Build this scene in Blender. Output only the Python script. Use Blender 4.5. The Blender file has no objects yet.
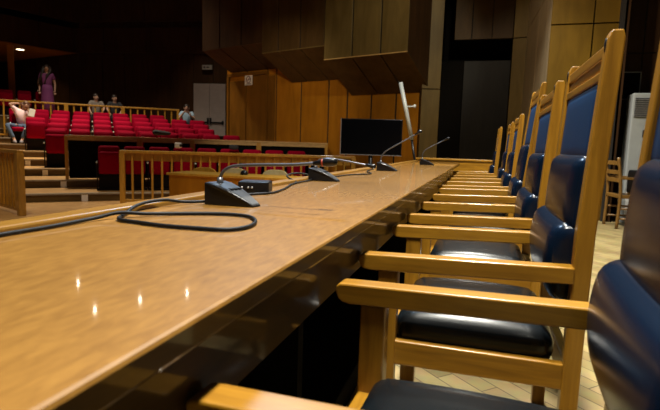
import bpy, bmesh, math, random
from mathutils import Vector, Matrix
random.seed(7)
S = bpy.context.scene
COL = S.collection
R = math.radians
PI = math.pi

# ------------------------------------------------------------------ materials
def mat(name, color, rough=0.5, metal=0.0, coat=0.0, emit=None, estr=0.0, spec=0.5):
    m = bpy.data.materials.new(name); m.use_nodes = True
    b = m.node_tree.nodes['Principled BSDF']
    b.inputs['Base Color'].default_value = (*color, 1)
    b.inputs['Roughness'].default_value = rough
    b.inputs['Metallic'].default_value = metal
    b.inputs['Coat Weight'].default_value = coat
    b.inputs['Coat Roughness'].default_value = 0.08
    b.inputs['Specular IOR Level'].default_value = spec
    if emit:
        b.inputs['Emission Color'].default_value = (*emit, 1)
        b.inputs['Emission Strength'].default_value = estr
    # a little natural variation so that no surface is a perfectly flat colour
    nt = m.node_tree; N = nt.nodes; L = nt.links
    if not emit:
        tc = N.new('ShaderNodeTexCoord'); nz = N.new('ShaderNodeTexNoise')
        nz.inputs['Scale'].default_value = 9; nz.inputs['Detail'].default_value = 4
        mx = N.new('ShaderNodeMix'); mx.data_type = 'RGBA'
        mx.inputs['A'].default_value = (*[c*0.86 for c in color], 1)
        mx.inputs['B'].default_value = (*[min(1, c*1.12) for c in color], 1)
        L.new(tc.outputs['Object'], nz.inputs['Vector']); L.new(nz.outputs['Fac'], mx.inputs['Factor'])
        L.new(mx.outputs['Result'], b.inputs['Base Color'])
    return m

def wood(name, dark, light, stretch=(1, 12, 12), scale=3.0, rough=0.35, coat=0.3, coat_rough=0.12, bump=0.02, contrast=(0.3, 0.7), spec=0.5):
    m = bpy.data.materials.new(name); m.use_nodes = True
    nt = m.node_tree; N = nt.nodes; L = nt.links; b = N['Principled BSDF']
    tc = N.new('ShaderNodeTexCoord'); mp = N.new('ShaderNodeMapping'); mp.inputs['Scale'].default_value = stretch
    nz = N.new('ShaderNodeTexNoise'); nz.inputs['Scale'].default_value = scale; nz.inputs['Detail'].default_value = 6
    nz.inputs['Roughness'].default_value = 0.6; nz.inputs['Distortion'].default_value = 0.6
    big = N.new('ShaderNodeTexNoise'); big.inputs['Scale'].default_value = 1.3; big.inputs['Detail'].default_value = 2
    rp = N.new('ShaderNodeValToRGB')
    rp.color_ramp.elements[0].position = contrast[0]; rp.color_ramp.elements[0].color = (*dark, 1)
    rp.color_ramp.elements[1].position = contrast[1]; rp.color_ramp.elements[1].color = (*light, 1)
    mul = N.new('ShaderNodeMix'); mul.data_type = 'RGBA'; mul.blend_type = 'MULTIPLY'; mul.inputs['Factor'].default_value = 0.5
    r2 = N.new('ShaderNodeMapRange'); r2.inputs['From Min'].default_value = 0.3; r2.inputs['From Max'].default_value = 0.7
    r2.inputs['To Min'].default_value = 0.7; r2.inputs['To Max'].default_value = 1.15
    bp = N.new('ShaderNodeBump'); bp.inputs['Strength'].default_value = bump; bp.inputs['Distance'].default_value = 0.01
    L.new(tc.outputs['Object'], mp.inputs['Vector']); L.new(mp.outputs['Vector'], nz.inputs['Vector'])
    L.new(tc.outputs['Object'], big.inputs['Vector'])
    L.new(nz.outputs['Fac'], rp.inputs['Fac']); L.new(rp.outputs['Color'], mul.inputs['A'])
    L.new(big.outputs['Fac'], r2.inputs['Value']); L.new(r2.outputs['Result'], mul.inputs['B'])
    L.new(mul.outputs['Result'], b.inputs['Base Color'])
    L.new(nz.outputs['Fac'], bp.inputs['Height']); L.new(bp.outputs['Normal'], b.inputs['Normal'])
    b.inputs['Roughness'].default_value = rough
    b.inputs['Coat Weight'].default_value = coat; b.inputs['Coat Roughness'].default_value = coat_rough
    b.inputs['Specular IOR Level'].default_value = spec
    return m

def parquet(name):
    m = bpy.data.materials.new(name); m.use_nodes = True
    nt = m.node_tree; N = nt.nodes; L = nt.links; b = N['Principled BSDF']
    tc = N.new('ShaderNodeTexCoord'); mp = N.new('ShaderNodeMapping'); mp.inputs['Rotation'].default_value = (0, 0, R(45))
    br = N.new('ShaderNodeTexBrick'); br.inputs['Scale'].default_value = 1.0
    br.inputs['Brick Width'].default_value = 0.34; br.inputs['Row Height'].default_value = 0.085
    br.inputs['Mortar Size'].default_value = 0.0025
    br.inputs['Color1'].default_value = (0.38, 0.295, 0.130, 1); br.inputs['Color2'].default_value = (0.235, 0.170, 0.068, 1)
    br.inputs['Mortar'].default_value = (0.06, 0.04, 0.018, 1)
    nz = N.new('ShaderNodeTexNoise'); nz.inputs['Scale'].default_value = 14; nz.inputs['Detail'].default_value = 5
    mx = N.new('ShaderNodeMix'); mx.data_type = 'RGBA'; mx.blend_type = 'OVERLAY'; mx.inputs['Factor'].default_value = 0.25
    L.new(tc.outputs['Object'], mp.inputs['Vector']); L.new(mp.outputs['Vector'], br.inputs['Vector'])
    L.new(tc.outputs['Object'], nz.inputs['Vector'])
    L.new(br.outputs['Color'], mx.inputs['A']); L.new(nz.outputs['Color'], mx.inputs['B'])
    L.new(mx.outputs['Result'], b.inputs['Base Color'])
    b.inputs['Roughness'].default_value = 0.42
    return m

OAK_D, OAK_L = (0.215, 0.094, 0.005), (0.40, 0.192, 0.014)
M = {}
M['oak_x'] = wood('oak along x', OAK_D, OAK_L, (1.2, 14, 14), 3)
M['oak_y'] = wood('oak along y', OAK_D, OAK_L, (14, 1.2, 14), 3)
M['oak_z'] = wood('oak along z', OAK_D, OAK_L, (14, 14, 1.2), 3)
M['desk'] = wood('varnished desk veneer', (0.195, 0.088, 0.012), (0.30, 0.148, 0.026), (22, 6.0, 22), 3.4, rough=0.46, coat=0.8, coat_rough=0.055, bump=0.004, spec=0.34)
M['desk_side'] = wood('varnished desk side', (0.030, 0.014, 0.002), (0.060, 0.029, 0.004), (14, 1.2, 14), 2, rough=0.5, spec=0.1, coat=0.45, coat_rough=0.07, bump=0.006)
M['rail'] = wood('rail wood', (0.38, 0.185, 0.015), (0.58, 0.30, 0.035), (10, 10, 2), 3, rough=0.4)
M['pale_rail'] = wood('counter wood', (0.42, 0.25, 0.08), (0.62, 0.40, 0.15), (3, 3, 10), 3, rough=0.4)
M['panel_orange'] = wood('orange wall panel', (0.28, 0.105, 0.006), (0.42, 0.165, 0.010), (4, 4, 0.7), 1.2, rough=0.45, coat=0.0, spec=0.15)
M['panel_brown'] = wood('brown wall panel', (0.105, 0.068, 0.020), (0.165, 0.112, 0.036), (4, 4, 0.7), 1.2, rough=0.45, coat=0.0, spec=0.15)
M['panel_gold'] = wood('golden wall panel', (0.085, 0.045, 0.003), (0.135, 0.074, 0.006), (4, 4, 0.7), 1.2, rough=0.5, coat=0.0, spec=0.15)
M['panel_brown_shade'] = wood('shaded brown wall panel', (0.055, 0.030, 0.009), (0.090, 0.050, 0.016), (4, 4, 0.7), 1.2, rough=0.5, coat=0.0, spec=0.15)  # darker copy of the brown panel, weak light put into its colour
M['panel_orange_shade'] = wood('shaded orange wall panel', (0.13, 0.054, 0.005), (0.20, 0.085, 0.009), (4, 4, 0.7), 1.2, rough=0.45, coat=0.0, spec=0.15)  # darker copy of the orange panel, its dimmer light put into the colour
M['side_wood'] = wood('brown chair wood', (0.15, 0.072, 0.012), (0.24, 0.12, 0.024), (6, 6, 2), 3, rough=0.45, coat=0.1)
M['lip'] = wood('bench lip', (0.15, 0.070, 0.006), (0.26, 0.125, 0.012), (14, 1.2, 14), 3, rough=0.4, coat=0.2)
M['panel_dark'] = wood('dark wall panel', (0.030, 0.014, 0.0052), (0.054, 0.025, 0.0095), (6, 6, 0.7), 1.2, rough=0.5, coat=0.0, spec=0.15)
M['panel_pale'] = wood('pale wall panel', (0.26, 0.19, 0.105), (0.38, 0.29, 0.17), (4, 4, 0.7), 1.2, rough=0.45, coat=0.1)
M['seam'] = mat('panel seam', (0.012, 0.008, 0.005), 0.8)
M['door_dark'] = wood('dark stage door', (0.009, 0.007, 0.005), (0.016, 0.013, 0.009), (5, 5, 0.7), 1.4, rough=0.5, coat=0.0, spec=0.15)
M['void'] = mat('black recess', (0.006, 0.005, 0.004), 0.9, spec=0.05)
M['floor'] = parquet('parquet')
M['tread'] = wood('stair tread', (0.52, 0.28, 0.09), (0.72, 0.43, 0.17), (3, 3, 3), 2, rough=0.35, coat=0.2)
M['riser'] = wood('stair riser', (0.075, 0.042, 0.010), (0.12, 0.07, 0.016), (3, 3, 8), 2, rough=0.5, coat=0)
M['nosing'] = mat('stair nosing', (0.30, 0.27, 0.22), 0.5)
M['leather'] = mat('navy leather', (0.002, 0.007, 0.019), 0.24, spec=0.28)
M['leather_seat'] = mat('black leather', (0.005, 0.007, 0.009), 0.27, spec=0.32)
M['leather_blue'] = mat('blue leather', (0.006, 0.027, 0.078), 0.5, spec=0.09)
M['black'] = mat('black plastic', (0.006, 0.006, 0.007), 0.30, spec=0.3)
M['black_matte'] = mat('black rubber', (0.006, 0.006, 0.007), 0.5, spec=0.2)
M['grey_top'] = mat('grey plastic', (0.022, 0.026, 0.034), 0.32)
M['grey_metal'] = mat('grey metal', (0.42, 0.44, 0.40), 0.5, metal=0.1)
M['neck'] = mat('gunmetal tube', (0.10, 0.10, 0.11), 0.35, metal=0.6)
M['screen'] = mat('screen', (0.002, 0.002, 0.0025), 0.15, spec=0.15)
M['silver'] = mat('silver bezel', (0.45, 0.45, 0.46), 0.35, metal=0.7)
M['red_ring'] = mat('red ring', (0.30, 0.03, 0.01), 0.5)
M['white'] = mat('white plastic', (0.72, 0.72, 0.70), 0.5)
M['ac_white'] = mat('off white casing', (0.34, 0.36, 0.36), 0.5)
M['grille'] = mat('grille dark', (0.05, 0.05, 0.055), 0.5)
M['door_grey'] = mat('grey door', (0.30, 0.26, 0.25), 0.5)
M['red'] = mat('crimson fabric', (0.27, 0.001, 0.019), 0.85, spec=0.05)
M['seat_dark'] = mat('seat shell', (0.008, 0.005, 0.005), 0.6, spec=0.15)
M['paper'] = mat('paper', (0.75, 0.72, 0.66), 0.7)
M['sign_ink'] = mat('sign ink', (0.16, 0.05, 0.07), 0.6)
M['sign_grey'] = mat('unlit sign', (0.26, 0.25, 0.23), 0.5)
M['skin'] = mat('skin', (0.46, 0.27, 0.19), 0.55)
M['pink'] = mat('pink cloth', (0.90, 0.66, 0.70), 0.8)
M['jeans'] = mat('denim', (0.07, 0.11, 0.19), 0.85)
M['blue_cloth'] = mat('light blue cloth', (0.30, 0.45, 0.60), 0.8)
M['purple'] = mat('purple cloth', (0.17, 0.035, 0.15), 0.8)
M['pale_cloth'] = mat('pale cloth', (0.20, 0.17, 0.15), 0.8)
M['dark_cloth'] = mat('dark cloth', (0.02, 0.02, 0.025), 0.85)
M['hair'] = mat('dark hair', (0.018, 0.010, 0.008), 0.5)
M['hair_brown'] = mat('brown hair', (0.10, 0.04, 0.02), 0.5)
M['shoe'] = mat('shoe', (0.22, 0.22, 0.27), 0.6)
M['chair_pale'] = wood('pale plywood', (0.52, 0.40, 0.17), (0.68, 0.55, 0.28), (3, 3, 3), 2, rough=0.45)
M['plaster'] = mat('dark ceiling', (0.05, 0.04, 0.035), 0.8)
M['lamp'] = mat('lamp glow', (1, 0.9, 0.7), 0.5, emit=(1, 0.80, 0.50), estr=6)
M['step_light'] = mat('step light cover', (0.85, 0.85, 0.88), 0.5)

# ------------------------------------------------------------------ mesh builder
class MB:
    def __init__(s): s.bm = bmesh.new()
    def _add(s, tmp, mi=0, smooth=False):
        for f in tmp.faces: f.material_index = mi; f.smooth = smooth
        me = bpy.data.meshes.new('t'); tmp.to_mesh(me); tmp.free(); s.bm.from_mesh(me); bpy.data.meshes.remove(me)
        return s
    def box(s, lo, hi, mi=0, bev=0.0, seg=2, mtx=None):
        b = bmesh.new(); bmesh.ops.create_cube(b, size=1)
        c = [(lo[i]+hi[i])/2 for i in range(3)]; d = [abs(hi[i]-lo[i]) for i in range(3)]
        for v in b.verts: v.co = Vector((c[0]+v.co.x*d[0], c[1]+v.co.y*d[1], c[2]+v.co.z*d[2]))
        if bev: bmesh.ops.bevel(b, geom=b.edges[:], offset=bev, segments=seg, affect='EDGES', profile=0.5)
        if mtx: bmesh.ops.transform(b, matrix=mtx, verts=b.verts)
        return s._add(b, mi)
    def prism(s, poly, axis, a, c, mi=0, bev=0.0, seg=2, smooth=False, mtx=None):
        """poly: 2D outline; axis 'y': (x,z) extruded along y from a to c; 'x': (y,z); 'z': (x,y)."""
        b = bmesh.new()
        def P(p, t):
            return {'y': (p[0], t, p[1]), 'x': (t, p[0], p[1]), 'z': (p[0], p[1], t)}[axis]
        A = [b.verts.new(P(p, a)) for p in poly]; B = [b.verts.new(P(p, c)) for p in poly]
        b.faces.new(A); b.faces.new(B[::-1]); n = len(poly)
        for i in range(n): b.faces.new((A[i], B[i], B[(i+1) % n], A[(i+1) % n]))
        bmesh.ops.recalc_face_normals(b, faces=b.faces)
        if bev: bmesh.ops.bevel(b, geom=b.edges[:], offset=bev, segments=seg, affect='EDGES', profile=0.5)
        if mtx: bmesh.ops.transform(b, matrix=mtx, verts=b.verts)
        return s._add(b, mi, smooth)
    def tube(s, pts, r, n=10, mi=0, cap=True):
        """r: one radius or one per point"""
        b = bmesh.new(); pts = [Vector(p) for p in pts]; k = len(pts)
        rr = r if isinstance(r, (list, tuple)) else [r]*k
        up = None; rings = []
        for i, p in enumerate(pts):
            t = (pts[min(i+1, k-1)] - pts[max(i-1, 0)]).normalized()
            if up is None:
                up = Vector((0, 0, 1)) if abs(t.z) < 0.9 else Vector((1, 0, 0))
            u = (up - t*up.dot(t)).normalized(); w = t.cross(u); up = u
            rings.append([b.verts.new(p + (u*math.cos(2*PI*j/n) + w*math.sin(2*PI*j/n))*rr[i]) for j in range(n)])
        for i in range(k-1):
            for j in range(n):
                b.faces.new((rings[i][j], rings[i][(j+1) % n], rings[i+1][(j+1) % n], rings[i+1][j]))
        if cap: b.faces.new(rings[0][::-1]); b.faces.new(rings[-1])
        bmesh.ops.recalc_face_normals(b, faces=b.faces)
        return s._add(b, mi, True)
    def ball(s, c, rad, mi=0, n=12, mtx=None):
        b = bmesh.new(); bmesh.ops.create_uvsphere(b, u_segments=n, v_segments=max(6, n*2//3), radius=1)
        rad = rad if isinstance(rad, (tuple, list)) else (rad,)*3
        for v in b.verts: v.co = Vector((c[0]+v.co.x*rad[0], c[1]+v.co.y*rad[1], c[2]+v.co.z*rad[2]))
        if mtx: bmesh.ops.transform(b, matrix=mtx, verts=b.verts)
        return s._add(b, mi, True)
    def cushion(s, lo, hi, r, bulge=(0, 0, 0), n=10, mi=0, warp=None):
        """padded block: rounded edges and faces that swell outwards by bulge"""
        b = bmesh.new(); bmesh.ops.create_cube(b, size=2)
        bmesh.ops.subdivide_edges(b, edges=b.edges[:], cuts=n, use_grid_fill=True)
        c = Vector([(lo[i]+hi[i])/2 for i in range(3)]); h = Vector([abs(hi[i]-lo[i])/2 for i in range(3)])
        for v in b.verts:
            q = Vector(v.co)
            p = Vector((q.x*h.x, q.y*h.y, q.z*h.z))
            inner = Vector([max(-(h[i]-r), min(h[i]-r, p[i])) for i in range(3)])
            d = p - inner
            if d.length > 1e-9: p = inner + d.normalized()*r
            for i in range(3):
                o = [k for k in range(3) if k != i]
                w = (1-q[o[0]]**2)*(1-q[o[1]]**2)
                p[i] += bulge[i]*q[i]*max(0, w)**0.6
            p = p + c
            v.co = warp(p) if warp else p
        return s._add(b, mi, True)
    def mesh(s, verts, faces, mi=0, smooth=False):
        b = bmesh.new(); V = [b.verts.new(v) for v in verts]
        for f in faces: b.faces.new([V[i] for i in f])
        bmesh.ops.recalc_face_normals(b, faces=b.faces)
        return s._add(b, mi, smooth)
    def build(s, name, mats, parent=None, loc=None):
        me = bpy.data.meshes.new(name); s.bm.to_mesh(me); s.bm.free()
        for m in (mats if isinstance(mats, (list, tuple)) else [mats]): me.materials.append(m)
        o = bpy.data.objects.new(name, me); COL.objects.link(o)
        if parent: o.parent = parent
        if loc: o.location = loc
        return o

def thing(name, label, cat, loc=(0, 0, 0), rz=0, group=None):
    o = bpy.data.objects.new(name, None); COL.objects.link(o)
    o.empty_display_size = 0.1
    o.location = loc; o.rotation_euler = (0, 0, rz); o['label'] = label; o['category'] = cat
    if group: o['group'] = group
    return o
def tag(o, label, cat, group=None):
    o['label'] = label; o['category'] = cat
    if group: o['group'] = group
    return o
def struct(o): o['kind'] = 'structure'; return o
def dup(root, loc, rz, label, group=None):
    kids = {}
    for o in list(COL.objects): kids.setdefault(o.parent, []).append(o)
    def rec(o, par):
        c = o.copy(); COL.objects.link(c); c.parent = par
        for ch in kids.get(o, []): rec(ch, c)
        return c
    r = rec(root, None); r.location = loc; r.rotation_euler = (0, 0, rz); r['label'] = label
    if group: r['group'] = group
    return r
def smooth_path(pts, sub=6):
    pts = [Vector(p) for p in pts]; out = []
    for i in range(len(pts)-1):
        p0, p1, p2, p3 = pts[max(i-1, 0)], pts[i], pts[i+1], pts[min(i+2, len(pts)-1)]
        for k in range(sub):
            t = k/sub
            out.append(0.5*((2*p1)+(p2-p0)*t+(2*p0-5*p1+4*p2-p3)*t*t+(3*p1-p0-3*p2+p3)*t**3))
    out.append(pts[-1]); return out
ORD = ['first', 'second', 'third', 'fourth', 'fifth', 'sixth', 'seventh', 'eighth', 'ninth', 'tenth', 'eleventh', 'twelfth', 'thirteenth', 'fourteenth', 'fifteenth']
def pol(r, a, z=0.0): return (-r*math.sin(R(a)), r*math.cos(R(a)), z)   # audience is laid out on arcs around the bench

# ------------------------------------------------------------------ camera
cam = bpy.data.cameras.new('camera'); co = bpy.data.objects.new('camera', cam); COL.objects.link(co)
cam.sensor_width = 36; cam.lens = 27.0; cam.clip_start = 0.02; cam.clip_end = 100
yaw, pitch, roll = R(16.77), R(6.87), R(1.78)
Fv = Vector((-math.sin(yaw)*math.cos(pitch), math.cos(yaw)*math.cos(pitch), -math.sin(pitch)))
Rv = Vector((math.cos(yaw), math.sin(yaw), 0)); Uv = Rv.cross(Fv)
ir = Rv*math.cos(roll) + Uv*math.sin(roll); iu = -Rv*math.sin(roll) + Uv*math.cos(roll)
co.matrix_world = Matrix(((ir.x, iu.x, -Fv.x, 0), (ir.y, iu.y, -Fv.y, 0), (ir.z, iu.z, -Fv.z, 0.96), (0, 0, 0, 1)))
S.camera = co
cam.dof.use_dof = True; cam.dof.focus_distance = 2.2; cam.dof.aperture_fstop = 6.3

# ------------------------------------------------------------------ setting: floors
f = MB(); f.box((-1.25, -1.6, -0.3), (5.5, 12.6, 0.0)); struct(f.build('floor', M['floor']))
f = MB(); f.box((-24, -1.6, -0.4), (-1.25, 20, -0.25)); struct(f.build('floor_hall', M['tread']))

RK = [10.55 + 1.17*k for k in range(7)]; ZK = [-0.09 + 0.165*k for k in range(7)]
RK.append(18.74); ZK.append(1.18)
def tier(name, r0, r1, z0, z, a0, a1, n=40):
    V = []; Fc = []
    b = MB()
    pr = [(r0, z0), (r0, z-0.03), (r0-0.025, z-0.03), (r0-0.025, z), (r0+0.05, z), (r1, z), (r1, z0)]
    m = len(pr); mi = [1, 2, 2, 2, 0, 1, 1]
    bm = bmesh.new(); rings = []
    for i in range(n+1):
        a = a0+(a1-a0)*i/n
        rings.append([bm.verts.new(pol(p[0], a, p[1])) for p in pr])
    for i in range(n):
        for j in range(m):
            fc = bm.faces.new((rings[i][j], rings[i+1][j], rings[i+1][(j+1) % m], rings[i][(j+1) % m])); fc.material_index = mi[j]
    bm.faces.new(rings[0]); bm.faces.new(rings[-1][::-1])
    bmesh.ops.recalc_face_normals(bm, faces=bm.faces)
    me = bpy.data.meshes.new(name); bm.to_mesh(me); bm.free()
    for k in ('tread', 'riser', 'nosing'): me.materials.append(M[k])
    o = bpy.data.objects.new(name, me); COL.objects.link(o); return struct(o)
AEND = [18, 20, 25.5, 28.2, 29.5, 30.5, 31.5, 32.0]
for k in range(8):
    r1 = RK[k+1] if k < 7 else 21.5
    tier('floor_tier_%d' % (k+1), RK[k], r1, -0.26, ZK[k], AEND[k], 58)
tier('floor_rear', 19.75, 23, 1.19, 1.62, 44.6, 58)
# light covers let into the risers of the aisle stairs
for k, a in ((0, 43.3), (1, 45.2), (2, 46.8), (3, 48.25)):
    b = MB(); b.box((-0.055, -0.012, 0), (0.055, 0.01, 0.135), bev=0.004)
    o = b.build('step_light', M['step_light']); o.location = pol(RK[k]-0.006, a, ZK[k]-0.165); o.rotation_euler = (0, 0, R(a))
    tag(o, 'pale square step light on the %s stair riser of the aisle from the bottom' % ORD[k], 'step light', 'step lights on the aisle stairs')

# ------------------------------------------------------------------ setting: walls
def panel_wall(name, p0, p1, z0, z1, cuts, m, t=0.06, zcuts=(), gap=0.018):
    """boarded wall from p0 to p1; cuts: fractions of the length where a dark seam runs; boards face the left of p0->p1"""
    p0 = Vector((*p0, 0)); p1 = Vector((*p1, 0)); d = p1-p0; Ln = d.length
    ang = math.atan2(d.y, d.x); mt = Matrix.Translation(p0) @ Matrix.Rotation(ang, 4, 'Z')
    b = MB(); b.box((0, -t-0.05, z0), (Ln, -t*0.5, z1), 1, mtx=mt)
    xs = [0]+[c*Ln for c in cuts]+[Ln]; zs = [z0]+list(zcuts)+[z1]
    for i in range(len(xs)-1):
        for j in range(len(zs)-1):
            g0 = gap/2 if i > 0 else 0; g1 = gap/2 if i < len(xs)-2 else 0
            h0 = gap/2 if j > 0 else 0; h1 = gap/2 if j < len(zs)-2 else 0
            b.box((xs[i]+g0, -t, zs[j]+h0), (xs[i+1]-g1, 0, zs[j+1]-h1), 0, mtx=mt, bev=0.003, seg=1)
    return struct(b.build(name, [m, M['seam']]))
S1 = (-0.98, 10.88); S2 = (-7.235, 13.227)
def along(t, off=0, z=0):      # a point t metres from S1 along the side wall, off metres out from it
    d = Vector((S2[0]-S1[0], S2[1]-S1[1])).normalized(); n = Vector((-d.y, d.x))
    p = Vector(S1)+d*t+n*off; return (p.x, p.y, z)
# the outward normal towards the bench is (-0.35,-0.94)
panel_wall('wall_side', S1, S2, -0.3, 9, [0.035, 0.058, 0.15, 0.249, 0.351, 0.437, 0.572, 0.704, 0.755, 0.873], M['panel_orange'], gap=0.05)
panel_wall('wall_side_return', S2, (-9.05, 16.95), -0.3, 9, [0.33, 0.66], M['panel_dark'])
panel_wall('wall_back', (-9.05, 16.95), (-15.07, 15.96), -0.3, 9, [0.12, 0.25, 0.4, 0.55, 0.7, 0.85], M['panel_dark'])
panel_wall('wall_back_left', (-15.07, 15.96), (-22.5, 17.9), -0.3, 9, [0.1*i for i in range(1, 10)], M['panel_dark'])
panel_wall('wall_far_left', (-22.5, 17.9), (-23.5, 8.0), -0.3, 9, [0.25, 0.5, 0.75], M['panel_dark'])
b = MB(); b.box((-24, -1.6, 9.0), (6, 20, 9.2)); struct(b.build('ceiling', M['plaster']))
b = MB(); b.box((-0.10, -0.10, 0), (0.10, 0.10, 2.57))
o = struct(b.build('trim_1', M['panel_orange'])); o.location = (-16.5, 14.2, 1.62); o.rotation_euler = (0, 0, R(48))

# gallery front that sweeps across the back of the hall
def gallery(name, z0, z1, off, m, depth=None):
    P = [(-20.5, 10.6), (-18.3, 12.0), (-16.16, 13.52), (-15.75, 14.75), (-15.33, 15.9), (-14.0, 16.02), (-12.3, 16.28), (-10.66, 16.52), (-9.1, 16.78)]
    b = MB()
    for i in range(len(P)-1):
        a, c = Vector(P[i]), Vector(P[i+1]); d = (c-a); Ln = d.length; n = max(1, int(Ln/0.9))
        ang = math.atan2(d.y, d.x); mt = Matrix.Translation((a.x, a.y, 0)) @ Matrix.Rotation(ang, 4, 'Z')
        for j in range(n):
            b.box((Ln*j/n+0.008, off, z0), (Ln*(j+1)/n-0.008, off+0.09, z1), 0, mtx=mt)
        b.box((0, off+0.05, z0+0.01), (Ln, off+0.12, z1-0.01), 1, mtx=mt)
    return struct(b.build(name, [m, M['seam']]))
gallery('wall_gallery_lower', 4.2, 5.12, 0.0, M['panel_dark'])
gallery('wall_gallery_upper', 5.32, 9.0, -0.12, M['panel_dark'])
b = MB(); b.mesh([(-20.5, 10.6, 4.2), (-18.3, 12.0, 4.2), (-16.16, 13.52, 4.2), (-15.75, 14.75, 4.2), (-15.2, 16.1, 4.2), (-22.5, 18.0, 4.2), (-23.5, 9, 4.2)], [range(7)])
struct(b.build('ceiling_gallery', M['panel_orange']))
t = thing('recessed_lamp', 'small round lit lamp in the underside of the gallery', 'lamp', (-16.95, 15.0, 4.203))
b = MB(); b.tube([(0, 0, -0.012), (0, 0, 0.0)], 0.17, 20); b.build('rim', M['white'], t)
b = MB(); b.tube([(0, 0, -0.018), (0, 0, -0.010)], 0.13, 20); b.build('diffuser', M['lamp'], t)

# stage end: pilasters, recess with the tall dark door, splayed panel, right wall
panel_wall('wall_pilaster_left', (-0.925, 10.82), (-1.29, 10.72), -0.3, 7, [], M['panel_brown'], t=0.25, zcuts=(2.2,))
panel_wall('wall_pilaster_right', (0.73, 10.86), (0.46, 10.95), -0.3, 7, [], M['panel_brown'], t=0.25, zcuts=(3.22,))
panel_wall('wall_splay', (0.83, 7.95), (0.71, 10.9), -0.3, 7, [0.45], M['panel_pale'], zcuts=(3.35,))
panel_wall('wall_right', (1.79, 7.9), (0.83, 7.9), -0.3, 7, [0.43], M['panel_gold'], t=0.1, zcuts=(2.76,))
panel_wall('wall_recess_right', (1.80, 8.5), (1.80, 7.82), -0.3, 7, [], M['panel_dark'])
panel_wall('wall_alcove', (5.5, 8.5), (1.80, 8.5), -0.3, 7, [0.3, 0.6, 0.9], M['panel_dark'], zcuts=(2.45,))
b = MB(); b.box((-1.1, 12.3, -0.3), (0.8, 12.4, 7)); b.box((-1.1, 10.95, -0.3), (-1.0, 12.4, 7)); b.box((0.5, 10.95, -0.3), (0.6, 12.4, 7))
struct(b.build('wall_stage_recess', M['void']))
panel_wall('wall_lintel', (0.46, 11.3), (-0.72, 11.3), 3.30, 7, [0.35, 0.7], M['panel_brown_shade'], zcuts=(4.2,))
t = struct(thing('door_1', 'tall dark brown stage door in the recess behind the bench', 'door', (0, 11.6, 0)))
b = MB(); b.box((-0.50, 0, 0), (0.47, 0.06, 2.9), bev=0.006); b.build('door_leaf', M['door_dark'], t)
b = MB(); b.box((-0.99, 0.02, 0), (-0.51, 0.05, 2.9)); b.build('dark_gap_sheet', M['void'], t)  # black sheet painted for the unlit depth beside the leaf
b = MB(); b.box((0.36, -0.05, 1.0), (0.40, 0.0, 1.16), bev=0.005); b.build('door_handle', M['neck'], t)

# overhanging panelled boxes on the side wall
def wall_box(name, label, t0, t1, zlow, zwall, off, cuts, m_face, m_under, m_edge):
    """front face plumb, underside slanting back down to the wall"""
    root = thing(name, label, 'wall box', along(t0, 0, 0))
    d = Vector((S2[0]-S1[0], S2[1]-S1[1])); root.rotation_euler = (0, 0, math.atan2(d.y, d.x))
    Ln = t1-t0; xs = [0]+[c*Ln for c in cuts]+[Ln]
    fr = MB(); un = MB()
    for i in range(len(xs)-1):
        x0, x1 = xs[i]+(0.02 if i else 0), xs[i+1]-(0.02 if i < len(xs)-2 else 0)
        fr.box((x0, off, zlow), (x1, off+0.03, 8.9), 0, bev=0.003, seg=1)
        un.mesh([(x0, 0.02, zwall), (x1, 0.02, zwall), (x1, off+0.03, zlow), (x0, off+0.03, zlow),
                 (x0, 0.02, zwall+0.03), (x1, 0.02, zwall+0.03), (x1, off, zlow+0.03), (x0, off, zlow+0.03)],
                [(0, 1, 2, 3), (4, 5, 6, 7), (0, 1, 5, 4), (1, 2, 6, 5), (2, 3, 7, 6), (3, 0, 4, 7)])
    fr.box((0.01, off-0.03, zlow+0.02), (Ln-0.01, off-0.001, 8.9), 1)
    un.mesh([(0.01, 0.02, zwall+0.02), (Ln-0.01, 0.02, zwall+0.02), (Ln-0.01, off, zlow+0.02), (0.01, off, zlow+0.02)], [(0, 1, 2, 3)], 1)
    fr.build('front_panel', [m_face, M['seam']], root); un.build('underside', [m_under, M['seam']], root)
    for x, nm in ((0.0, 'end_panel'), (Ln-0.02, 'end_panel')):
        e = MB(); e.prism([(0.02, zwall+0.01), (off+0.02, zlow+0.01), (off+0.02, 8.9), (0.02, 8.9)], 'x', x, x+0.02); e.build(nm, M['panel_dark'], root)
    b = MB(); b.box((0, off+0.004, zlow-0.006), (Ln, off+0.034, zlow+0.014)); b.build('edge_strip', m_edge, root)
    return root
wall_box('wall_box', 'overhanging wood panelled wall box right above the black screen', 0.14, 2.2, 2.81, 2.155, 1.1, [0.30, 0.64], M['panel_brown'], M['panel_brown_shade'], M['pale_rail'])
wall_box('wall_box', 'overhanging panelled wall box in the middle, left of the one above the screen', 2.22, 4.12, 3.11, 2.55, 1.1, [0.36, 0.72], M['panel_brown_shade'], M['panel_brown_shade'], M['panel_brown'])
wall_box('wall_box', 'dark overhanging wall box above the panelled doorway with the no smoking sign', 4.14, 6.5, 3.4, 2.95, 1.0, [0.35, 0.7], M['panel_dark'], M['panel_dark'], M['panel_dark'])

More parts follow.
